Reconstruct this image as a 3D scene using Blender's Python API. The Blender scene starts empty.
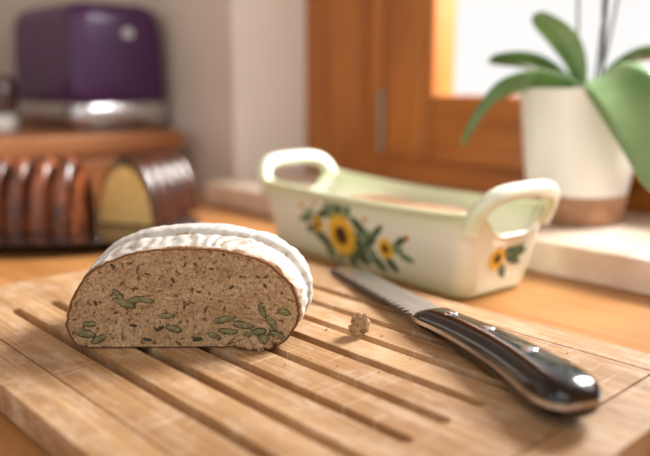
import bpy, bmesh, math, random
from mathutils import Vector, Matrix, noise
random.seed(7)
TAB=-0.02          # table top height (board top = 0)
FLOOR=-0.77
R47=math.radians(47)

def col(r,g,b,a=1):
    f=lambda c:(c/255/12.92) if c/255<=0.04045 else ((c/255+0.055)/1.055)**2.4
    return (f(r),f(g),f(b),a)
# view-facing helper frame of the still life (origin below the photographer), x' right, y' away
def T(X,Y):
    return (0.682*(X+.0911)-0.731*(Y-.7237), 0.731*(X+.0911)+0.682*(Y-.7237))

# ------------------------------------------------------------ materials
def base_mat(name,c,rough=.5,metal=0,spec=.5,coat=0):
    m=bpy.data.materials.new(name); m.use_nodes=True
    b=m.node_tree.nodes['Principled BSDF']
    b.inputs['Base Color'].default_value=c; b.inputs['Roughness'].default_value=rough
    b.inputs['Metallic'].default_value=metal
    b.inputs['Specular IOR Level'].default_value=spec
    b.inputs['Coat Weight'].default_value=coat
    return m
def noisy(name,c1,c2,scale=(20,20,20),nscale=1,detail=6,rough=.5,bump=0,lo=.35,hi=.65,metal=0,coat=0,bdist=.001,spec=.5):
    m=base_mat(name,c1,rough,metal,spec,coat); nt=m.node_tree; N=nt.nodes; L=nt.links
    b=N['Principled BSDF']
    tc=N.new('ShaderNodeTexCoord'); mp=N.new('ShaderNodeMapping'); mp.inputs['Scale'].default_value=scale
    nz=N.new('ShaderNodeTexNoise'); nz.inputs['Scale'].default_value=nscale; nz.inputs['Detail'].default_value=detail
    nz.inputs['Roughness'].default_value=.6
    cr=N.new('ShaderNodeValToRGB'); cr.color_ramp.elements[0].position=lo; cr.color_ramp.elements[1].position=hi
    cr.color_ramp.elements[0].color=c1; cr.color_ramp.elements[1].color=c2
    L.new(tc.outputs['Object'],mp.inputs[0]); L.new(mp.outputs[0],nz.inputs['Vector'])
    L.new(nz.outputs['Fac'],cr.inputs[0]); L.new(cr.outputs[0],b.inputs['Base Color'])
    if bump:
        bp=N.new('ShaderNodeBump'); bp.inputs['Strength'].default_value=bump; bp.inputs['Distance'].default_value=bdist
        L.new(nz.outputs['Fac'],bp.inputs['Height']); L.new(bp.outputs[0],b.inputs['Normal'])
    return m

def bamboo():
    m=base_mat('bamboo',col(214,172,128),.5,spec=.35); nt=m.node_tree;N=nt.nodes;L=nt.links;b=N['Principled BSDF']
    tc=N.new('ShaderNodeTexCoord')
    mp=N.new('ShaderNodeMapping'); mp.inputs['Scale'].default_value=(7,300,60)
    n1=N.new('ShaderNodeTexNoise'); n1.inputs['Scale'].default_value=1; n1.inputs['Detail'].default_value=5
    L.new(tc.outputs['Object'],mp.inputs[0]);L.new(mp.outputs[0],n1.inputs['Vector'])
    r1=N.new('ShaderNodeValToRGB'); r1.color_ramp.elements[0].position=.25;r1.color_ramp.elements[1].position=.7
    r1.color_ramp.elements[0].color=col(156,118,80); r1.color_ramp.elements[1].color=col(202,164,122)
    L.new(n1.outputs['Fac'],r1.inputs[0])
    # laminated strips
    mp2=N.new('ShaderNodeMapping'); mp2.inputs['Scale'].default_value=(1.6,36,1)
    v=N.new('ShaderNodeTexNoise'); v.inputs['Scale'].default_value=1; v.inputs['Detail'].default_value=0
    L.new(tc.outputs['Object'],mp2.inputs[0]);L.new(mp2.outputs[0],v.inputs['Vector'])
    mx=N.new('ShaderNodeMixRGB'); mx.blend_type='MULTIPLY'; mx.inputs[0].default_value=.5
    r2=N.new('ShaderNodeValToRGB'); r2.color_ramp.elements[0].position=.4;r2.color_ramp.elements[1].position=.6
    r2.color_ramp.elements[0].color=col(208,190,168);r2.color_ramp.elements[1].color=(1,1,1,1)
    L.new(v.outputs['Fac'],r2.inputs[0]); L.new(r1.outputs[0],mx.inputs[1]);L.new(r2.outputs[0],mx.inputs[2])
    # pale worn / floury patches and fine scuffs
    n3=N.new('ShaderNodeTexNoise'); n3.inputs['Scale'].default_value=42; n3.inputs['Detail'].default_value=12; n3.inputs['Roughness'].default_value=.8
    mp3=N.new('ShaderNodeMapping'); mp3.inputs['Scale'].default_value=(.6,1.5,1)
    L.new(tc.outputs['Object'],mp3.inputs[0]);L.new(mp3.outputs[0],n3.inputs['Vector'])
    r3=N.new('ShaderNodeValToRGB'); r3.color_ramp.elements[0].position=.48;r3.color_ramp.elements[1].position=.66
    r3.color_ramp.elements[0].color=(0,0,0,1);r3.color_ramp.elements[1].color=(.55,.55,.55,1)
    L.new(n3.outputs['Fac'],r3.inputs[0])
    mx2=N.new('ShaderNodeMixRGB'); mx2.inputs[2].default_value=col(224,204,180)
    L.new(r3.outputs[0],mx2.inputs[0]);L.new(mx.outputs[0],mx2.inputs[1])
    # knife scratches
    mp4=N.new('ShaderNodeMapping'); mp4.inputs['Scale'].default_value=(420,14,1);mp4.inputs['Rotation'].default_value=(0,0,.25)
    n4=N.new('ShaderNodeTexNoise'); n4.inputs['Scale'].default_value=1; n4.inputs['Detail'].default_value=2
    L.new(tc.outputs['Object'],mp4.inputs[0]);L.new(mp4.outputs[0],n4.inputs['Vector'])
    r4=N.new('ShaderNodeValToRGB'); r4.color_ramp.elements[0].position=.64;r4.color_ramp.elements[1].position=.70
    r4.color_ramp.elements[0].color=(0,0,0,1);r4.color_ramp.elements[1].color=(.5,.5,.5,1)
    L.new(n4.outputs['Fac'],r4.inputs[0])
    mx3=N.new('ShaderNodeMixRGB'); mx3.inputs[2].default_value=col(230,213,192)
    L.new(r4.outputs[0],mx3.inputs[0]);L.new(mx2.outputs[0],mx3.inputs[1]);L.new(mx3.outputs[0],b.inputs['Base Color'])
    bp=N.new('ShaderNodeBump'); bp.inputs['Strength'].default_value=.2; bp.inputs['Distance'].default_value=.0005
    L.new(n1.outputs['Fac'],bp.inputs['Height']);L.new(bp.outputs[0],b.inputs['Normal'])
    return m
M={}
M['bamboo']=bamboo()
M['table']=noisy('table_wood',col(160,106,58),col(192,138,84),(4,60,30),1,4,.3,.05,.3,.7)
M['frame']=noisy('stained_pine',col(142,80,26),col(184,114,46),(30,30,3),1,4,.35,.05,.3,.7)
M['frameh']=noisy('stained_pine_rail',col(142,80,26),col(184,114,46),(3,30,30),1,4,.35,.05,.3,.7)
M['shelf']=noisy('shelf_wood',col(134,82,44),col(176,114,66),(40,4,40),1,4,.4,0,.3,.7)
M['wall']=noisy('plaster',col(206,192,178),col(214,201,188),(8,8,8),1,4,.9,.1)
M['reveal']=noisy('plaster_reveal_lit',col(242,238,232),col(246,243,238),(8,8,8),1,4,.8,.1)  # reveal made paler than the wall: window light put into its colour
M['sill']=noisy('sill_stone',col(204,182,160),col(230,215,200),(14,14,14),1,6,.35)
M['floor']=noisy('floor_wood',col(130,85,50),col(160,110,70),(3,40,3),1,4,.5)
M['white']=base_mat('white_ceramic',col(236,235,232),.3,coat=.3)
M['terra']=noisy('pot_base_brown',col(150,108,80),col(176,132,100),(60,60,60),1,3,.6)
M['steel']=base_mat('steel',col(205,205,208),.22,1)
M['hinge']=base_mat('hinge_metal',col(150,136,120),.4,.8)
M['blade']=noisy('brushed_blade',col(190,190,192),col(225,225,225),(20,600,20),1,3,.3,metal=.9)
M['edge']=base_mat('ground_edge',col(120,118,116),.25,1)
M['black']=base_mat('black_handle',col(9,9,10),.16,coat=.3)
M['dark']=base_mat('dark_slot',col(14,12,12),.6)
M['purple']=base_mat('purple_enamel',col(68,26,80),.35,.1,coat=.2)
M['glaze']=noisy('chocolate_glaze',col(42,20,13),col(76,38,22),(40,40,40),1,4,.25,0,.3,.7,coat=.3)
M['glazel']=noisy('brown_cake_crust',col(66,30,18),col(146,80,46),(34,34,34),1,4,.32,0,.38,.62,coat=.2)
M['cake']=noisy('yellow_cake',col(220,178,104),col(240,208,140),(150,150,150),1,5,.9,.4)
M['inner']=noisy('baked_crust_tan',col(150,112,78),col(186,150,114),(60,60,60),1,5,.8,.3)
M['plate']=base_mat('dark_plate',col(26,20,20),.12,coat=.5)
M['leaf']=noisy('orchid_leaf',col(58,96,48),col(100,136,68),(12,12,12),1,2,.35,0,.35,.7,coat=.25)
M['leafb']=noisy('orchid_leaf_young',col(92,128,76),col(132,158,100),(12,12,12),1,2,.35,0,.35,.7,coat=.25)
M['stem']=base_mat('orchid_stem',col(96,92,70),.6)
M['bark']=noisy('orchid_bark',col(70,45,28),col(130,90,60),(80,80,80),1,4,.9,1,bdist=.004)
M['jar']=base_mat('amber_jar',col(70,36,20),.2,coat=.4)
M['seed']=noisy('pumpkin_seed',col(92,90,58),col(140,132,94),(500,500,500),1,3,.75)
M['seedd']=base_mat('seed_skin',col(66,60,38),.8)
M['pet']=base_mat('petal_yellow',col(240,190,60),.4)
M['core']=base_mat('flower_core',col(80,48,26),.5)
M['dleaf']=base_mat('decal_leaf_green',col(76,100,72),.4)
M['dleaf2']=base_mat('decal_leaf_pale',col(124,148,112),.4)
M['dred']=base_mat('decal_bud_orange',col(206,130,60),.4)

def crumb_mat():
    m=base_mat('bread_crumb_texture',col(176,146,108),.95,spec=.1); nt=m.node_tree;N=nt.nodes;L=nt.links;b=N['Principled BSDF']
    tc=N.new('ShaderNodeTexCoord')
    n1=N.new('ShaderNodeTexNoise'); n1.inputs['Scale'].default_value=560; n1.inputs['Detail'].default_value=8;n1.inputs['Roughness'].default_value=.75
    n2=N.new('ShaderNodeTexNoise'); n2.inputs['Scale'].default_value=70; n2.inputs['Detail'].default_value=6
    vo=N.new('ShaderNodeTexNoise'); vo.inputs['Scale'].default_value=260;vo.inputs['Detail'].default_value=2
    for n in (n1,n2,vo): L.new(tc.outputs['Object'],n.inputs['Vector'])
    r=N.new('ShaderNodeValToRGB'); r.color_ramp.elements[0].position=.32;r.color_ramp.elements[1].position=.6
    r.color_ramp.elements[0].color=col(132,102,74);r.color_ramp.elements[1].color=col(206,178,142)
    L.new(n1.outputs['Fac'],r.inputs[0])
    r2=N.new('ShaderNodeValToRGB'); r2.color_ramp.elements[0].position=.35;r2.color_ramp.elements[1].position=.65
    r2.color_ramp.elements[0].color=col(222,212,198);r2.color_ramp.elements[1].color=(1,1,1,1)
    L.new(n2.outputs['Fac'],r2.inputs[0])
    # open pores
    r3=N.new('ShaderNodeValToRGB'); r3.color_ramp.elements[0].position=.33;r3.color_ramp.elements[1].position=.42
    r3.color_ramp.elements[0].color=col(150,128,108);r3.color_ramp.elements[1].color=(1,1,1,1)
    L.new(vo.outputs['Fac'],r3.inputs[0])
    mx=N.new('ShaderNodeMixRGB');mx.blend_type='MULTIPLY';mx.inputs[0].default_value=.9
    L.new(r.outputs[0],mx.inputs[1]);L.new(r2.outputs[0],mx.inputs[2])
    my=N.new('ShaderNodeMixRGB');my.blend_type='MULTIPLY';my.inputs[0].default_value=.9
    L.new(mx.outputs[0],my.inputs[1]);L.new(r3.outputs[0],my.inputs[2])
    L.new(my.outputs[0],b.inputs['Base Color'])
    ad=N.new('ShaderNodeMath');ad.operation='ADD'
    L.new(n1.outputs['Fac'],ad.inputs[0]);L.new(r3.outputs[0],ad.inputs[1])
    bp=N.new('ShaderNodeBump');bp.inputs['Strength'].default_value=.6;bp.inputs['Distance'].default_value=.0009
    L.new(ad.outputs[0],bp.inputs['Height']);L.new(bp.outputs[0],b.inputs['Normal'])
    return m
M['crumb']=crumb_mat()
def crust_mat():
    # baked crust, floured except along cut rim and base; mask also holds the groove's shade
    m=base_mat('floured_crust',col(230,226,216),.95,spec=.1); nt=m.node_tree;N=nt.nodes;L=nt.links;b=N['Principled BSDF']
    tc=N.new('ShaderNodeTexCoord'); at=N.new('ShaderNodeAttribute'); at.attribute_name='flour_shade'
    nz=N.new('ShaderNodeTexNoise');nz.inputs['Scale'].default_value=150;nz.inputs['Detail'].default_value=10;nz.inputs['Roughness'].default_value=.75
    L.new(tc.outputs['Object'],nz.inputs['Vector'])
    ma=N.new('ShaderNodeMath');ma.operation='MULTIPLY_ADD';ma.inputs[1].default_value=2.2;
    L.new(nz.outputs['Fac'],ma.inputs[0]); 
    sb=N.new('ShaderNodeMath');sb.operation='SUBTRACT';sb.inputs[1].default_value=1.3
    L.new(at.outputs['Fac'],sb.inputs[0]);L.new(sb.outputs[0],ma.inputs[2])
    r=N.new('ShaderNodeValToRGB');r.color_ramp.elements[0].position=.1;r.color_ramp.elements[1].position=.9
    r.color_ramp.elements[0].color=col(116,78,50);r.color_ramp.elements[1].color=col(204,202,198)
    e=r.color_ramp.elements.new(.36);e.color=col(166,146,124)
    e=r.color_ramp.elements.new(.6);e.color=col(192,186,178)
    L.new(ma.outputs[0],r.inputs[0]);L.new(r.outputs[0],b.inputs['Base Color'])
    bp=N.new('ShaderNodeBump');bp.inputs['Strength'].default_value=.6;bp.inputs['Distance'].default_value=.0014
    L.new(nz.outputs['Fac'],bp.inputs['Height']);L.new(bp.outputs[0],b.inputs['Normal'])
    return m
M['crust']=crust_mat()
def dish_mat():
    m=base_mat('cream_green_glaze',col(238,236,214),.22,coat=.5); nt=m.node_tree;N=nt.nodes;L=nt.links;b=N['Principled BSDF']
    tc=N.new('ShaderNodeTexCoord');sp=N.new('ShaderNodeSeparateXYZ');L.new(tc.outputs['Object'],sp.inputs[0])
    mr=N.new('ShaderNodeMapRange');mr.inputs['From Min'].default_value=0;mr.inputs['From Max'].default_value=.1
    L.new(sp.outputs['Z'],mr.inputs['Value'])
    r=N.new('ShaderNodeValToRGB'); E=r.color_ramp.elements
    E[0].position=0;E[0].color=col(190,204,150)
    E[1].position=1;E[1].color=col(232,236,218)
    for p,c in ((.16,col(230,233,206)),(.5,col(236,237,222)),(.74,col(214,224,182)),(.86,col(228,233,210))):
        e=E.new(p);e.color=c
    L.new(mr.outputs[0],r.inputs[0]);L.new(r.outputs[0],b.inputs['Base Color'])
    return m
M['dish']=dish_mat()
def glass():
    m=bpy.data.materials.new('window_glass');m.use_nodes=True;nt=m.node_tree;nt.nodes.clear()
    o=nt.nodes.new('ShaderNodeOutputMaterial');t=nt.nodes.new('ShaderNodeBsdfTransparent');g=nt.nodes.new('ShaderNodeBsdfGlossy')
    g.inputs['Roughness'].default_value=.02;mx=nt.nodes.new('ShaderNodeMixShader');mx.inputs[0].default_value=.05
    nt.links.new(t.outputs[0],mx.inputs[1]);nt.links.new(g.outputs[0],mx.inputs[2]);nt.links.new(mx.outputs[0],o.inputs[0])
    return m
M['glass']=glass()

# ------------------------------------------------------------ mesh builder
class MB:
    def __init__(s): s.v=[];s.f=[];s.m=[];s.mats=[]
    def mi(s,k):
        if k not in s.mats: s.mats.append(k)
        return s.mats.index(k)
    def add(s,vs,fs,k,mx=None):
        o=len(s.v); i=s.mi(k)
        s.v+= [tuple(mx@Vector(p)) if mx else tuple(p) for p in vs]
        for f in fs: s.f.append([o+a for a in f]); s.m.append(i)
    def box(s,a,b,k,mx=None):
        x0,y0,z0=a;x1,y1,z1=b
        vs=[(x0,y0,z0),(x1,y0,z0),(x1,y1,z0),(x0,y1,z0),(x0,y0,z1),(x1,y0,z1),(x1,y1,z1),(x0,y1,z1)]
        s.add(vs,[(0,3,2,1),(4,5,6,7),(0,1,5,4),(1,2,6,5),(2,3,7,6),(3,0,4,7)],k,mx)
    def loft(s,rings,k,cap0=True,cap1=True,closed=True,mx=None):
        n=len(rings[0]);vs=[p for r in rings for p in r];fs=[]
        for i in range(len(rings)-1):
            for j in range(n if closed else n-1):
                a=i*n+j;b=i*n+(j+1)%n;fs.append((a,b,b+n,a+n))
        if cap0: fs.append(tuple(range(n))[::-1])
        if cap1: fs.append(tuple((len(rings)-1)*n+j for j in range(n)))
        s.add(vs,fs,k,mx)
    def revolve(s,prof,k,n=48,c=(0,0),mx=None,cap0=True,cap1=True):
        rings=[[(c[0]+r*math.cos(2*math.pi*j/n),c[1]+r*math.sin(2*math.pi*j/n),z) for j in range(n)] for r,z in prof]
        s.loft(rings,k,cap0,cap1,mx=mx)
    def tube(s,pts,rad,k,n=12,sc=(1,1),mx=None):
        pts=[Vector(p) for p in pts];rings=[]
        up=Vector((0,0,1))
        for i,p in enumerate(pts):
            d=(pts[min(i+1,len(pts)-1)]-pts[max(i-1,0)]).normalized()
            a=d.cross(up)
            if a.length<1e-3:a=d.cross(Vector((0,1,0)))
            a.normalize();b=a.cross(d).normalized()
            r=rad[i] if isinstance(rad,(list,tuple)) else rad
            rings.append([tuple(p+a*math.cos(2*math.pi*j/n)*r*sc[0]+b*math.sin(2*math.pi*j/n)*r*sc[1]) for j in range(n)])
        s.loft(rings,k,mx=mx)
    def ell(s,c,r,k,rot=None,n=12,m=8,mx=None):
        R=rot or Matrix.Identity(3);rings=[]
        for i in range(1,m):
            t=math.pi*i/m
            rings.append([tuple(Vector(c)+R@Vector((r[0]*math.sin(t)*math.cos(2*math.pi*j/n),r[1]*math.sin(t)*math.sin(2*math.pi*j/n),-r[2]*math.cos(t)))) for j in range(n)])
        s.loft(rings,k,mx=mx)
    def obj(s,name,loc=(0,0,0),rz=0,smooth=True,bevel=0,seg=3,subs=0,parent=None,angle=40):
        me=bpy.data.meshes.new(name);me.from_pydata(s.v,[],s.f);me.validate()
        for k in s.mats: me.materials.append(M[k])
        for p,i in zip(me.polygons,s.m): p.material_index=i
        bm=bmesh.new();bm.from_mesh(me);bmesh.ops.recalc_face_normals(bm,faces=bm.faces)
        bm.to_mesh(me);bm.free()
        o=bpy.data.objects.new(name,me);bpy.context.scene.collection.objects.link(o)
        o.location=loc;o.rotation_euler=(0,0,rz)
        if smooth:
            for p in me.polygons:p.use_smooth=True
            me.set_sharp_from_angle(angle=math.radians(angle))
        if bevel:
            b=o.modifiers.new('b','BEVEL');b.width=bevel;b.segments=seg;b.limit_method='ANGLE';b.angle_limit=math.radians(35);b.harden_normals=False
        if subs:
            b=o.modifiers.new('s','SUBSURF');b.levels=subs;b.render_levels=subs
        if parent:o.parent=parent
        return o
def catmull(pts,k=6,closed=False):
    out=[];n=len(pts);P=[Vector(p) for p in pts]
    rng=n if closed else n-1
    for i in range(rng):
        if closed:a,b,c,d=P[(i-1)%n],P[i],P[(i+1)%n],P[(i+2)%n]
        else:a,b,c,d=P[max(i-1,0)],P[i],P[i+1],P[min(i+2,n-1)]
        for j in range(k):
            t=j/k
            out.append(.5*((2*b)+(c-a)*t+(2*a-5*b+4*c-d)*t*t+(3*b-a-3*c+d)*t**3))
    if not closed:out.append(P[-1])
    return out

# ------------------------------------------------------------ room shell
YW=.25;YF=.395;YO=.48;XL=-.339;XR=.71;HC=1.75
b=MB();b.box((-.95,-3,FLOOR-.05),(3,YO,FLOOR),'floor');b.obj('floor',smooth=False)
b=MB();b.box((-.95,-3,HC),(3,YO,HC+.05),'wall');b.obj('ceiling',smooth=False)
b=MB()
b.box((-.95,YW,FLOOR),(XL,YO,HC),'wall');b.box((XR,YW,FLOOR),(3,YO,HC),'wall')
b.box((XL,YW,FLOOR),(XR,YO,-.021),'wall');b.box((XL,YW,1.25),(XR,YO,HC),'wall')
b.box((XL,YW+.001,.012),(XL+.002,YF,1.25),'reveal');b.box((XR-.002,YW+.001,.012),(XR,YF,1.25),'reveal')
b.obj('wall_north',smooth=False)
b=MB();b.box((-.95,-3,FLOOR),(-.85,YW,HC),'wall');b.obj('wall_west',smooth=False)
b=MB();b.box((-.85,YW-.012,FLOOR),(3,YW,FLOOR+.07),'frame');b.obj('baseboard_north',smooth=False,bevel=.003)
b=MB();b.box((-.322,.183,TAB+.0005),(XR+.02,YW,.012),'sill');b.box((XL,YW,TAB+.0005),(XR,YO,.012),'sill')
b.obj('trim_1',smooth=False,bevel=.003)
# window
w=bpy.data.objects.new('window_1',None);bpy.context.scene.collection.objects.link(w)
b=MB();Y=YF;FX=-.165
b.box((XL,Y,.012),(FX,Y+.06,1.25),'frame');b.box((XR-.15,Y,.012),(XR,Y+.06,1.25),'frame')
b.box((FX,Y,.012),(XR-.15,Y+.06,.052),'frameh');b.box((FX,Y,1.18),(XR-.15,Y+.06,1.25),'frameh')
b.obj('fixed_frame',smooth=True,bevel=.004,parent=w)
# sash
GX=-.066;sx0=FX+.012;sx1=XR-.162;ys=Y-.010;z0=.046;z1=1.19;zb=.140
b=MB();sw=GX-sx0
b.box((sx0,ys,z0),(GX,ys+.055,z1),'frame');b.box((sx1-sw,ys,z0),(sx1,ys+.055,z1),'frame')
b.box((GX,ys,z0),(sx1-sw,ys+.055,zb),'frameh');b.box((GX,ys,z1-.08),(sx1-sw,ys+.055,z1),'frameh')
b.box((sx0+.014,ys-.004,z0+.012),(GX-.014,ys+.01,z1-.012),'frame')
b.obj('sash',bevel=.006,parent=w)
b=MB();b.box((GX-.005,ys+.02,zb-.005),(sx1-sw+.005,ys+.024,z1-.07),'glass');b.obj('glass_pane',smooth=False,parent=w)
b=MB();b.revolve([(.0050,.056),(.0056,.060),(.0056,.140),(.0050,.146)],'hinge',20,(sx0-.006,ys+.001));b.obj('hinge',parent=w)
b=MB();b.box((sx0-.055,Y-.004,.052),(sx0-.045,Y+.01,1.2),'frame');b.obj('seal_strip',bevel=.002,parent=w)

# table
b=MB();b.box((-.84,-.9,TAB-.03),(1.3,YW-.001,TAB),'table')
b.box((-.78,-.84,TAB-.11),(1.24,-.82,TAB-.03),'table');b.box((-.78,.17,TAB-.11),(1.24,.19,TAB-.03),'table')
for x in(-.80,1.2):
    for y in(-.86,.15):b.box((x,y,FLOOR),(x+.06,y+.06,TAB-.03),'table')
b.obj('kitchen_table',bevel=.003)

# ------------------------------------------------------------ cutting board
def capsule(b,x0,x1,y,r,z0,z1):
    n=10;ring=[]
    for i in range(n+1):
        a=-math.pi/2+math.pi*i/n;ring.append((x1-r+r*math.cos(a),y+r*math.sin(a)))
    for i in range(n+1):
        a=math.pi/2+math.pi*i/n;ring.append((x0+r+r*math.cos(a),y+r*math.sin(a)))
    b.loft([[(p[0],p[1],z0) for p in ring],[(p[0],p[1],z1) for p in ring]],'bamboo')
b=MB();b.box((0,-.30,-.0165),(.46,0,0),'bamboo')
board=b.obj('cutting_board',smooth=False)
def cut(mb):
    c=mb.obj('cutter',smooth=False)
    bpy.context.view_layer.update()
    md=board.modifiers.new('x','BOOLEAN');md.object=c;md.operation='DIFFERENCE';md.solver='EXACT'
    dg=bpy.context.evaluated_depsgraph_get()
    me=bpy.data.meshes.new_from_object(board.evaluated_get(dg));board.modifiers.clear();board.data=me
    bpy.data.objects.remove(c)
c=MB()
for i in range(8): capsule(c,.07,.392,-(.0486+i*.0279),.0040,-.0145,.01)
cut(c)
c=MB()
for y in(-.026,-.274):c.box((.028,y-.0006,-.004),(.432,y+.0006,.01),'bamboo')
cut(c);c=MB()
for x in(.0286,.4314):c.box((x-.0006,-.2752,-.004),(x+.0006,-.0248,.01),'bamboo')
cut(c)
bv=board.modifiers.new('b','BEVEL');bv.width=.0008;bv.segments=2;bv.limit_method='ANGLE'
if not board.data.materials:board.data.materials.append(M['bamboo'])
f=MB()
for x in(.03,.43):
    for y in(-.03,-.27):f.revolve([(.007,TAB),(.008,TAB+.001),(.008,-.016)],'dark',16,(x,y))
fo=f.obj('rubber_feet',parent=board)

# ------------------------------------------------------------ bread loaf
prof=[(-57,0),(-66,3),(-70,12),(-69,22),(-63,36),(-54,47),(-39,55.5),(-21,60),(4,61.5),(25,60),(43,56),(57,48.5),(66,38.5),(70.5,27),(70,16),(64,6),(55,.5),(30,0),(0,0),(-30,0)]
O=[(p.x/1000,max(p.y/1000,0)) for p in catmull([(a,c,0) for a,c in prof],16,True)]
n=len(O)
ys=[0,.0012,.003,.005,.0075,.010,.013,.016,.020,.024,.027,.029,.0305,.032,.033,.034,.035,.036,.038,.041,.044,.047,.050,.054,.058,.064,.070,.076,.082,.088,.093,.097,.0995]
rings=[];fl=[]
per=[0]
for i in range(1,n):per.append(per[-1]+math.dist(O[i],O[i-1]))
for yi in ys:
    t=yi
    grow=1+.045*math.sin(min(t/.045,1)*math.pi/2)
    if t>.049: grow*=math.sqrt(max(1-((t-.049)/.0515)**2,.002))
    rim=.0024*(1/(1+math.exp(-(t-.0335)/.0005)))*max(0,1-max(0,t-.044)/.02)-.0020*math.exp(-((t-.0315)/.0022)**2)
    ring=[];
    for i,(x,z) in enumerate(O):
        d=math.hypot(x,z-.022)+1e-6;dx,dz=x/d,(z-.022)/d
        side=min(1,max(0,(z-.004)/.012))
        env=min(1,max(0,(t-.002)/.006))*min(1,max(0,(.031-t)/.004))
        env*=.65+1.1*noise.noise(Vector((per[i]*22,t*30,5)))
        ph=per[i]/.0085+1.2*noise.noise(Vector((per[i]*35,t*50,0)))
        rb=.0008*env*math.sin(2*math.pi*ph)*side
        nz=.0016*noise.noise(Vector((x*60,t*60,z*60)))*min(1,t/.004)+.0008*noise.noise(Vector((x*260,t*260,z*260)))
        off=(rim*side+rb+nz)
        X=x*grow+.06*t+dx*off; Z=max(0,z*(1+(grow-1)*1.35)+dz*off*(1 if z>0 else 0))
        wob=.0012*noise.noise(Vector((x*90,0,z*90))) if t<.004 else 0
        ring.append((X+dx*wob,t+.0006*noise.noise(Vector((x*200,z*200,3))) if t==0 else t,Z))
        f=.12 if t<.003 else min(1,.5+(t-.003)/.010)
        f*=.35+.65*min(1,z/.02)
        f-= .40*max(0,env)*max(0,-math.sin(2*math.pi*ph))
        f-=.35*math.exp(-((t-.0318)/.0012)**2)  # shadow line in the groove before the rim, put into the colour
        fl.append(max(0,min(1,f)))
    rings.append(ring)
b=MB();b.loft(rings,'crust',cap0=False,cap1=True)
# cut face : concentric grid
cx,cz=0,.028;FR=[]
K=26
sc=[1,.978]+[.978*(1-k/K) for k in range(1,K)]
for k,s in enumerate(sc):
    FR.append([(cx+(p[0]-cx)*s,p[1]-(.0003 if k==1 else 0) if k<2 else .0010*noise.noise(Vector((p[0]*s*160,p[2]*s*160,9)))+.0008*noise.noise(Vector((p[0]*s*500,p[2]*s*500,2))),cz+(p[2]-cz)*s) for p in rings[0]])
b.loft(FR[:2],'crust',cap0=False,cap1=False)
b.loft(FR[1:],'crumb',cap0=False,cap1=True)
nfl=len(fl)
# seeds on the cut face (x,z mm, half len, half width, angle)
sd=[(-35,28,9.5,4.0,20),(-28,30,8,3.6,-15),(-38,33,6.5,3.2,50),(-21,29.5,6.5,3.0,10),(-59,9,8.5,4.4,10),(-51,5.5,7.5,3.8,-25),(-56,15,5.5,3.0,0),(-10,20,7,3.2,0),(-6,12,7,3.8,20),(-14,12,4.8,2.6,-30),
(25,17.5,9.5,3.8,-12),(36,14,9,4.0,10),(43,8.5,10,4.6,-15),(27,10,8,3.4,5),(18,7.5,6.5,3.0,25),(54,15,8,3.8,55),(61,22,5.5,3.6,20),(48,23,6.5,3.2,70),(34,4.5,7.5,3.2,-10),(57,7,8,4.0,25),
(-40,51,3.6,1.6,30),(-5,42,3.4,1.4,60),(10,35,3,1.4,10),(30,38,3.4,1.6,-40),(-20,46,2.8,1.2,20),(50,38,3,1.4,60),(3,27,3,1.4,-30),(-52,28,3,1.5,70),(-30,14,3.6,1.8,10),(8,5,5,2.2,-5),(-22,5,4.6,2.0,8),(18,49,2.4,1.1,0)]
for x,z,a,w_,an in sd:
    R=Matrix.Rotation(math.radians(an),3,'Y')
    if a>5:
        b.ell((x/1000,.0003,z/1000),(a*.80/1000,.0013,w_*.64/1000),'seedd',R,16,8)
        b.ell((x/1000,-.0001,z/1000),(a*.72/1000,.0015,w_*.52/1000),'seed',R,16,8)
    else:
        b.ell((x/1000,.0002,z/1000),(a*.72/1000,.0009,w_*.58/1000),'seedd',R,12,8)
lo=T(-.086,.4277)
# torn bits at the lower right edge of the slice
random.seed(4)
for i,(x,z,r) in enumerate([(36,4,5.5),(44,3.8,5),(52,3.5,4.6),(49,6,4),(40,2,4),(47,1.5,3.6),(56,5,3)]):
    b.ell((x/1000,-.0035-.0012*(i%2),z/1000+.0006),(r/1000,.0042,r*.72/1000),'crumb' if i!=3 else 'seed',Matrix.Rotation(i,3,'Y'),12,8)
loaf=b.obj('seeded_bread_loaf',(lo[0],lo[1],.0006),R47+math.radians(1),angle=60)
at=loaf.data.attributes.new('flour_shade','FLOAT','POINT')
vals=fl+[.12]*(len(loaf.data.vertices)-nfl)
at.data.foreach_set('value',vals)
# loose chunk of crumb beside the knife
b=MB();c=T(.0225,.4475)
b.ell((0,0,0),(.0056,.0048,.0076),'crumb',Matrix.Rotation(.25,3,'Y'),22,16)
b.ell((-.003,-.001,-.0035),(.0046,.0042,.0036),'crumb',None,18,12)
o=b.obj('bread_crumb',(c[0],c[1],0),angle=80)
for v in o.data.vertices:
    q=v.co.copy();dn=q.normalized()
    v.co+=dn*(.0022*noise.noise(q*260)+.0012*noise.noise(q*700+Vector((3,1,2))))
zmin=min(v.co.z for v in o.data.vertices)
for v in o.data.vertices: v.co.z-=zmin-.0003
b=MB();random.seed(11)
for i in range(60):
    X,Y=random.gauss(-.01,.06),random.gauss(.43,.04)
    if -.17<X<0 and .42<Y<.55: continue
    x,y=T(X,Y);r=random.uniform(.0003,.0008)
    lx=-y-.0486;  d=abs(((lx+.01395)%.0279)-.01395)
    if d<.0055 and lx>-.01: continue
    if not(0<x<.45 and -.29<y<-.01):continue
    b.ell((x,y,r*.6),(r,r*.8,r*.7),'crumb',None,6,4)
b.obj('scattered_crumbs')

# ------------------------------------------------------------ knife
kt=T(.013,.625)
b=MB();BL=.172
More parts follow.
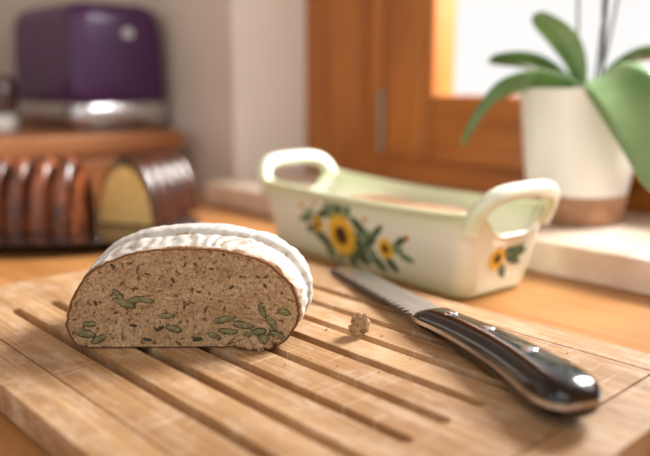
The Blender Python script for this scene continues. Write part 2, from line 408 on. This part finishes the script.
# blade: x along length, +y spine side, -y serrated edge
N=516;flat=[];gtop=[];gbot=[];rings=[]
for i in range(N+1):
    t=i/N;x=.001+t*BL
    spine=.0130-.0175*max(0,1-t/.18)**1.8
    e0=-.0170+.0118*max(0,1-t/.12)**1.6
    sr=abs(math.sin(math.pi*x/.0072)) if t<.93 else .5
    edge=e0+.0030*(1-sr) if False else e0+.0030*sr
    if spine<edge+.0012:edge=spine-.0012
    W_=spine-edge
    g=min(edge+.0024+.0022*sr,spine-.0004)
    th=.0010
    rings.append([(x,g,th),(x,spine,th),(x,spine,-th),(x,g,-th)])
    gtop.append([(x,edge,0),(x,g,th)]);gbot.append([(x,g,-th),(x,edge,0)])
b.loft(rings,'blade');b.loft(gtop,'edge',cap0=False,cap1=False,closed=False);b.loft(gbot,'edge',cap0=False,cap1=False,closed=False)
def hsec(x,yc,hw,th,k=24,pw=2.6):
    r=[]
    for j in range(k):
        a=2*math.pi*j/k;c,s=math.cos(a),math.sin(a)
        r.append((x,yc+hw*abs(c)**(2/pw)*(1 if c>=0 else -1),th*abs(s)**(2/pw)*(1 if s>=0 else -1)))
    return r
X0=.168
b.loft([hsec(X0,-.001,.0125,.0018),hsec(X0+.002,-.001,.0135,.0055),hsec(X0+.008,-.001,.0135,.0072),hsec(X0+.011,-.001,.0133,.0074)],'black')
S=[(.179,-.0012,.0133,.0074),(.190,-.0005,.0126,.0080),(.205,.0004,.0124,.0087),(.225,.0010,.0130,.0095),(.245,.0010,.0138,.0102),(.265,.0002,.0148,.0106),(.285,-.0014,.0162,.0110),(.300,-.0032,.0174,.0112),(.312,-.0044,.0174,.0108),(.320,-.0052,.0150,.0094),(.3255,-.0056,.0095,.0060)]
b.loft([hsec(*s) for s in S],'black')
# full tang visible all round between the two scales
b.loft([[(x,yc+hw+.0004,.0013),(x,yc+hw+.0004,-.0013),(x,yc-hw-.0004,-.0013),(x,yc-hw-.0004,.0013)] for x,yc,hw,th in [(.168,-.001,.0135,0)]+S[:-1]+[(.3260,-.0056,.0090,0)]],'steel')
for x,yc,th in((.194,0,.0082),(.234,.0010,.0098),(.277,-.0006,.0109)):
    b.revolve([(.0044,th-.002),(.0044,th+.0003),(.0038,th+.0008),(.0005,th+.0010)],'steel',24,(x,yc))
kn=b.obj('bread_knife',angle=50)
kn.rotation_mode='XYZ'
ang=math.atan2(-.941,.339)+R47
kn.matrix_world=Matrix.Translation((kt[0],kt[1],.0016))@Matrix.Rotation(ang,4,'Z')@Matrix.Rotation(-.038,4,'Y')

# ------------------------------------------------------------ baking dish
def rrect(hx,hy,r,z,k=6,m=12,f=None):
    pts=[]
    cs=[(hx-r,hy-r,0),(-hx+r,hy-r,90),(-hx+r,-hy+r,180),(hx-r,-hy+r,270)]
    for q,(x,y,a0) in enumerate(cs):
        for i in range(k+1):
            a=math.radians(a0+90*i/k);pts.append((x+r*math.cos(a),y+r*math.sin(a)))
        nx,ny,na=cs[(q+1)%4];A=pts[-1];Bp=(nx+r*math.cos(math.radians(na)),ny+r*math.sin(math.radians(na)))
        for i in range(1,m):pts.append((A[0]+(Bp[0]-A[0])*i/m,A[1]+(Bp[1]-A[1])*i/m))
    return [(x,y,z+(f(x,y) if f else 0)) for x,y in pts]
H=.074;hb=(.136,.043);ht=(.151,.055)
def dip(x,y):
    if abs(x)>ht[0]-.012: return -.020*math.exp(-(y/.032)**6)
    return -.004*(1-(x/ht[0])**2)
def lv(t,ins=0): return (hb[0]+(ht[0]-hb[0])*t-ins,hb[1]+(ht[1]-hb[1])*t-ins)
b=MB();R_=[]
R_.append(rrect(.127,.035,.012,0));R_.append(rrect(.132,.040,.014,0));R_.append(rrect(.135,.042,.015,.002))
for t in(.1,.3,.5,.7,.88):
    a,c=lv(t);R_.append(rrect(a,c,.016,H*t,f=(lambda x,y,t=t:dip(x,y)*max(0,(t-.6)/.4))))
a,c=lv(1);R_.append(rrect(a,c,.017,H-.002,f=dip));R_.append(rrect(a+.002,c+.002,.018,H,f=dip));R_.append(rrect(a+.001,c+.001,.017,H+.002,f=dip))
R_.append(rrect(a-.003,c-.003,.015,H+.0025,f=dip));R_.append(rrect(a-.006,c-.006,.014,H-.001,f=dip))
for t in(.7,.4,.12):
    a,c=lv(t,.007);R_.append(rrect(a,c,.012,H*t+.0,f=(lambda x,y,t=t:dip(x,y)*max(0,(t-.5)/.6))))
R_.append(rrect(.124,.033,.01,.006))
b.loft(R_,'dish')
for sgn in(-1,1):
    pts=catmull([(sgn*.144,-.046,.060),(sgn*.150,-.046,.074),(sgn*.156,-.041,.085),(sgn*.160,-.028,.0915),(sgn*.161,0,.093),(sgn*.160,.028,.0915),(sgn*.156,.041,.085),(sgn*.150,.046,.074),(sgn*.144,.046,.060)],6)
    b.tube(pts,.0076,'dish',16,(1.0,.95))
dish=b.obj('ceramic_loaf_dish',(.109,.108,TAB+.0004),math.radians(-5),angle=60)
# decoration: painted relief on a side wall
def onwall(side,u,wz,lift):
    wz=max(.004,wz);t=wz/H
    if side=='front':
        hy=hb[1]+(ht[1]-hb[1])*t; return (u,-hy-lift,wz)
    hx=hb[0]+(ht[0]-hb[0])*t; return (hx+lift,u,wz)
d=MB()
def blob(side,u,w_,a,c,an,k,l=.0006,pt=1.0):
    ca,sa=math.cos(math.radians(an)),math.sin(math.radians(an));ring=[]
    for j in range(14):
        q=2*math.pi*j/14;x=a*math.cos(q);y=c*math.sin(q)*(1-pt*.35*abs(math.cos(q))**2)
        ring.append((u+x*ca-y*sa,w_+x*sa+y*ca))
    d.loft([[onwall(side,p[0],p[1],-.0004) for p in ring],[onwall(side,p[0],p[1],l) for p in ring]],k,cap0=False)
def flower(side,u,w_,r):
    for i in range(13):
        an=i*360/13;x=u+math.cos(math.radians(an))*r*.68;y=w_+math.sin(math.radians(an))*r*.68
        blob(side,x,y,r*.36,r*.19,an,'pet',.0009+.0002*(i%2))
    blob(side,u,w_,r*.44,r*.44,0,'core',.0014,0)
random.seed(5)
F='front';du=.009;dw=-.003
lv_=[(-.033,.060,.012,.005,60),(-.048,.054,.011,.004,20),(-.060,.046,.010,.004,-10),(-.072,.052,.010,.003,30),(-.056,.030,.012,.005,-30),(-.044,.020,.012,.005,-60),(-.016,.060,.011,.005,120),(-.024,.064,.010,.004,85),(.004,.050,.011,.005,150),(.012,.042,.012,.005,10),(.004,.020,.013,.006,-20),(-.010,.014,.012,.005,-60),(.014,.028,.011,.004,-5),(.028,.018,.011,.004,-30),(.030,.048,.010,.003,40),(.052,.036,.010,.004,0),(.046,.020,.009,.004,-30),(.060,.044,.008,.003,30),(-.026,.018,.011,.005,-100),(-.068,.036,.010,.004,10),(-.080,.044,.008,.003,0),(.066,.030,.009,.003,-10),(.0,.034,.012,.005,-40),(.018,.036,.010,.004,30),(-.040,.064,.008,.003,40),(-.008,.066,.008,.003,100)]
for i,(u,w_,a,c,an) in enumerate(lv_): blob(F,u+du,max(.008,w_+dw),a*1.15,c*1.15,an,'dleaf' if i%3 else 'dleaf2')
flower(F,-.022+du,.036+dw,.0215);flower(F,.040+du,.034+dw,.0100);flower(F,-.058+du,.042+dw,.0085)
blob(F,-.074,.054,.0035,.0035,0,'dred');blob(F,.024,.054,.003,.003,0,'dred');blob(F,.078,.046,.003,.003,0,'dred');blob(F,-.050,.061,.003,.003,0,'dred')
E='end'
for u,w_,a,c,an in[(.006,.040,.011,.004,20),(.012,.030,.011,.004,-20),(.018,.036,.010,.004,10),(.000,.022,.009,.004,-60),(.020,.044,.008,.003,50)]:blob(E,u,w_,a,c,an,'dleaf')
flower(E,-.010,.034,.010)
do=d.obj('sunflower_decoration',parent=dish,smooth=False)
c=MB()
cc=Matrix.Translation((.012,0,0))
c.loft([rrect(.066,.028,.01,.0068),rrect(.076,.034,.012,.02),rrect(.080,.036,.014,.045),rrect(.076,.035,.014,.056),rrect(.066,.028,.012,.062),rrect(.05,.014,.01,.064)],'inner',mx=cc)
co=c.obj('baked_loaf',parent=dish)

# ------------------------------------------------------------ shelf unit with toaster
b=MB()
b.box((-.848,-.40,.055),(-.424,.215,.082),'shelf')
b.box((-.848,-.385,TAB+.0005),(-.440,.200,.055),'shelf')
for y in(-.22,-.02):b.box((-.442,y,-.01),(-.436,y+.18,.045),'shelf')
b.obj('wooden_breadbox_cabinet',bevel=.006)
tz=.0825
t=bpy.data.objects.new('toaster',None);bpy.context.scene.collection.objects.link(t);t.location=(-.626,.155,tz)
tr=rrect
HX,HY=.126,.082
b=MB();b.loft([tr(HX-.006,HY-.006,.020,.040),tr(HX-.001,HY-.001,.022,.044),tr(HX,HY,.022,.06),tr(HX-.001,HY-.001,.023,.12),tr(HX-.003,HY-.003,.024,.168),tr(HX-.007,HY-.007,.024,.184),tr(HX-.014,HY-.014,.024,.192),tr(HX-.026,HY-.026,.020,.196)],'purple');b.obj('body',parent=t,angle=60)
b=MB();b.loft([tr(HX-.012,HY-.012,.016,.004),tr(HX-.002,HY-.002,.020,.007),tr(HX+.001,HY+.001,.022,.02),tr(HX+.001,HY+.001,.022,.038),tr(HX-.004,HY-.004,.020,.044)],'steel');b.obj('chrome_base',parent=t,angle=60)
b=MB()
for y in(-.022,.022):b.box((-.085,y-.010,.190),(.085,y+.010,.1972),'dark')
for y in(-.022,.022):b.box((-.082,y-.0015,.197),(.082,y+.0015,.1982),'steel')
b.obj('slots',parent=t,bevel=.001)
b=MB()
b.loft([[(HX-.0045,.012+.012*math.cos(2*math.pi*j/24),.150+.009*math.sin(2*math.pi*j/24)) for j in range(24)],[(HX-.0005,.012+.011*math.cos(2*math.pi*j/24),.150+.008*math.sin(2*math.pi*j/24)) for j in range(24)]],'steel')
b.box((-HX-.001,-.006,.07),(-HX+.002,.006,.15),'dark');b.box((-HX-.018,-.018,.125),(-HX,.018,.137),'steel')
b.obj('badge_and_lever',parent=t)
b=MB()
for x in(-.09,.09):
    for y in(-.045,.045):b.revolve([(.008,0),(.008,.006)],'dark',12,(x,y))
b.obj('feet',parent=t)
b=MB();b.revolve([(.024,0),(.026,.003),(.026,.022),(.024,.024)],'white',32);b.revolve([(.024,.024),(.030,.028),(.030,.070),(.026,.080),(.022,.084)],'jar',32)
b.obj('spice_jar',(-.62,.0,tz))

# ------------------------------------------------------------ ribbed glazed cake
def ribbed(mb,L,Rw,Hh,pitch,k,mx,endk,amp=.006):
    rr=[];N=int(L/pitch*10)
    for i in range(N+1):
        x=i/N*L;q=abs(math.sin(math.pi*x/pitch))**.7
        ring=[]
        for j in range(25):
            a=math.pi*j/24;s=1-(1-q)*amp/Rw
            ring.append((x,Rw*s*math.cos(a)*(1-.05*math.sin(a)),Hh*s*math.sin(a)**.85))
        rr.append(ring)
    mb.loft(rr,k,cap0=False,cap1=False,mx=mx)
    for x,sg in((0,-1),(L,1)):
        rg=[(x,Rw*.90*math.cos(math.pi*j/24),Hh*.90*math.sin(math.pi*j/24)**.85+.001) for j in range(25)]
        src=rr[0] if sg<0 else rr[-1]
        mb.loft([src,[(x,p[1]*1.0,p[2]) for p in rg]],k,cap0=False,cap1=False,mx=mx)
        mb.add(rg,[tuple(range(25))],endk,mx)
cake=bpy.data.objects.new('ribbed_chocolate_cake',None);bpy.context.scene.collection.objects.link(cake)
cz=TAB+.014
b=MB()
p=T(-.434,.850)
ribbed(b,.156,.041,.082,.026,'glazel',Matrix.Translation((p[0],p[1],cz))@Matrix.Rotation(R47-math.radians(4),4,'Z'),'glazel',.010)
b.obj('front_piece',parent=cake,angle=70)
b=MB();p=T(-.233,.850)
ribbed(b,.12,.040,.080,.024,'glaze',Matrix.Translation((p[0],p[1],cz))@Matrix.Rotation(R47+math.radians(74),4,'Z'),'cake',.006)
b.obj('cut_piece',parent=cake,angle=70)
b=MB();p=T(-.305,.855)
def ov(a,c,z):return [(a*math.cos(2*math.pi*j/48),c*math.sin(2*math.pi*j/48),z) for j in range(48)]
b.loft([ov(.10,.06,0),ov(.11,.065,.001),ov(.155,.115,.012),ov(.157,.117,.014),ov(.153,.113,.0145),ov(.12,.07,.013)],'plate',mx=Matrix.Translation((p[0],p[1],TAB+.0003))@Matrix.Rotation(R47,4,'Z'))
b.obj('plate',parent=cake,angle=60)

# ------------------------------------------------------------ orchid
PZ=.0125
orc=bpy.data.objects.new('potted_orchid',None);bpy.context.scene.collection.objects.link(orc);orc.location=(.198,.309,PZ);orc.rotation_euler=(0,0,R47)
b=MB();b.revolve([(.047,.0),(.0495,.002),(.052,.029),(.051,.031)],'terra',64)
b.revolve([(.0515,.0305),(.0525,.033),(.057,.07),(.0605,.105),(.0640,.136),(.0650,.138),(.0635,.140),(.061,.139),(.059,.120),(.057,.115)],'white',64,cap0=True,cap1=False)
b.obj('pot',parent=orc,angle=60)
b=MB();b.revolve([(.0575,.119),(.05,.122),(.03,.125),(.005,.126)],'bark',32);b.obj('bark_substrate',parent=orc)
def leaf(name,pts,w_,k,fold=.25,wv=None):
    P=catmull(pts,8);n=len(P);vs=[];fs=[];m=9
    for i,p in enumerate(P):
        t=i/(n-1);dd=(P[min(i+1,n-1)]-P[max(i-1,0)]).normalized()
        sd_=Vector(wv or (0,-1,0));sd_=(sd_-dd*sd_.dot(dd)).normalized();nn=dd.cross(sd_);
        if nn.z<0:nn=-nn
        hw=w_*.5*(.30+.70*math.sin(min(t*1.25,1)*math.pi/2))*math.sqrt(max(1-max(0,(t-.5)/.5)**2.2,.0015))
        for j in range(m):
            q=-1+2*j/(m-1);vs.append(tuple(p+sd_*hw*q+nn*(abs(q)**1.3*hw*fold)))
    for i in range(n-1):
        for j in range(m-1):
            a=i*m+j;fs.append((a,a+1,a+1+m,a+m))
    b=MB();b.add(vs,fs,k);o=b.obj(name,parent=orc,angle=80)
    s=o.modifiers.new('s','SOLIDIFY');s.thickness=.0022;s.offset=0
    return o
def L3(x,y,z):return (x,y,z-PZ)
leaf('leaf_1',[L3(-.005,-.01,.147),L3(-.048,-.02,.157),L3(-.088,-.03,.147),L3(-.112,-.035,.124),L3(-.130,-.035,.094)],.044,'leaf',.3,(.2,-1,.9))
leaf('leaf_2',[L3(-.005,.0,.147),L3(-.030,.01,.168),L3(-.060,.01,.178),L3(-.098,.01,.180)],.028,'leaf',.3,(0,-1,.7))
leaf('leaf_3',[L3(-.002,0,.147),L3(-.010,.0,.178),L3(-.026,0,.202),L3(-.056,0,.226)],.032,'leafb',.25,(.8,-.8,.5))
leaf('leaf_4',[L3(.003,-.01,.147),L3(.022,-.02,.168),L3(.045,-.03,.182),L3(.080,-.04,.188)],.030,'leaf',.25,(0,-1,.6))
leaf('leaf_5',[L3(-.006,-.01,.144),L3(.002,-.04,.162),L3(.014,-.078,.148),L3(.030,-.106,.110),L3(.042,-.120,.058)],.074,'leafb',.15,(1,.1,.5))
b=MB()
for pts in ([(.006,-.01,.12),(.012,-.01,.20),(.010,-.01,.30),(.016,-.01,.42)],[(.010,-.005,.12),(.022,-.01,.20),(.032,-.01,.30),(.038,-.01,.42)],[(-.006,.0,.12),(-.012,.0,.24),(-.028,.0,.32),(-.04,.0,.40)]):
    b.tube(catmull(pts,8),.0015,'stem',8)
b.tube([(.014,-.012,.12),(.014,-.012,.30),(.013,-.012,.43)],.0018,'dark',8)
b.obj('flower_stems',parent=orc)

# ------------------------------------------------------------ light
wd=bpy.data.worlds.new('sky');bpy.context.scene.world=wd;wd.use_nodes=True
bg=wd.node_tree.nodes['Background'];bg.inputs[0].default_value=(1,.99,.985,1);bg.inputs[1].default_value=1.05
def area(name,loc,tgt,size,e,c):
    l=bpy.data.lights.new(name,'AREA');l.size=size;l.energy=e;l.color=c
    o=bpy.data.objects.new(name,l);bpy.context.scene.collection.objects.link(o);o.location=loc
    o.rotation_euler=(Vector(tgt)-Vector(loc)).to_track_quat('-Z','Y').to_euler();return o
area('daylight_window',(.50,1.0,.80),(.05,-.1,0),.6,78,(1,.975,.94))
area('warm_fill',(1.1,-1.2,1.6),(.1,-.1,0),.8,10,(1,.94,.86))  # added warm fill from behind the camera, for unseen room light
# ------------------------------------------------------------ camera
cam=bpy.data.cameras.new('cam');co=bpy.data.objects.new('camera',cam);bpy.context.scene.collection.objects.link(co)
co.location=(.5911,-.4270,.16);cam.sensor_width=36;cam.lens=41
co.rotation_euler=(math.radians(90-11.3),0,R47)
cam.clip_start=.01
cam.dof.use_dof=True;cam.dof.focus_distance=.455;cam.dof.aperture_fstop=3.0
bpy.context.scene.camera=co
bpy.context.scene.view_settings.view_transform='Standard'
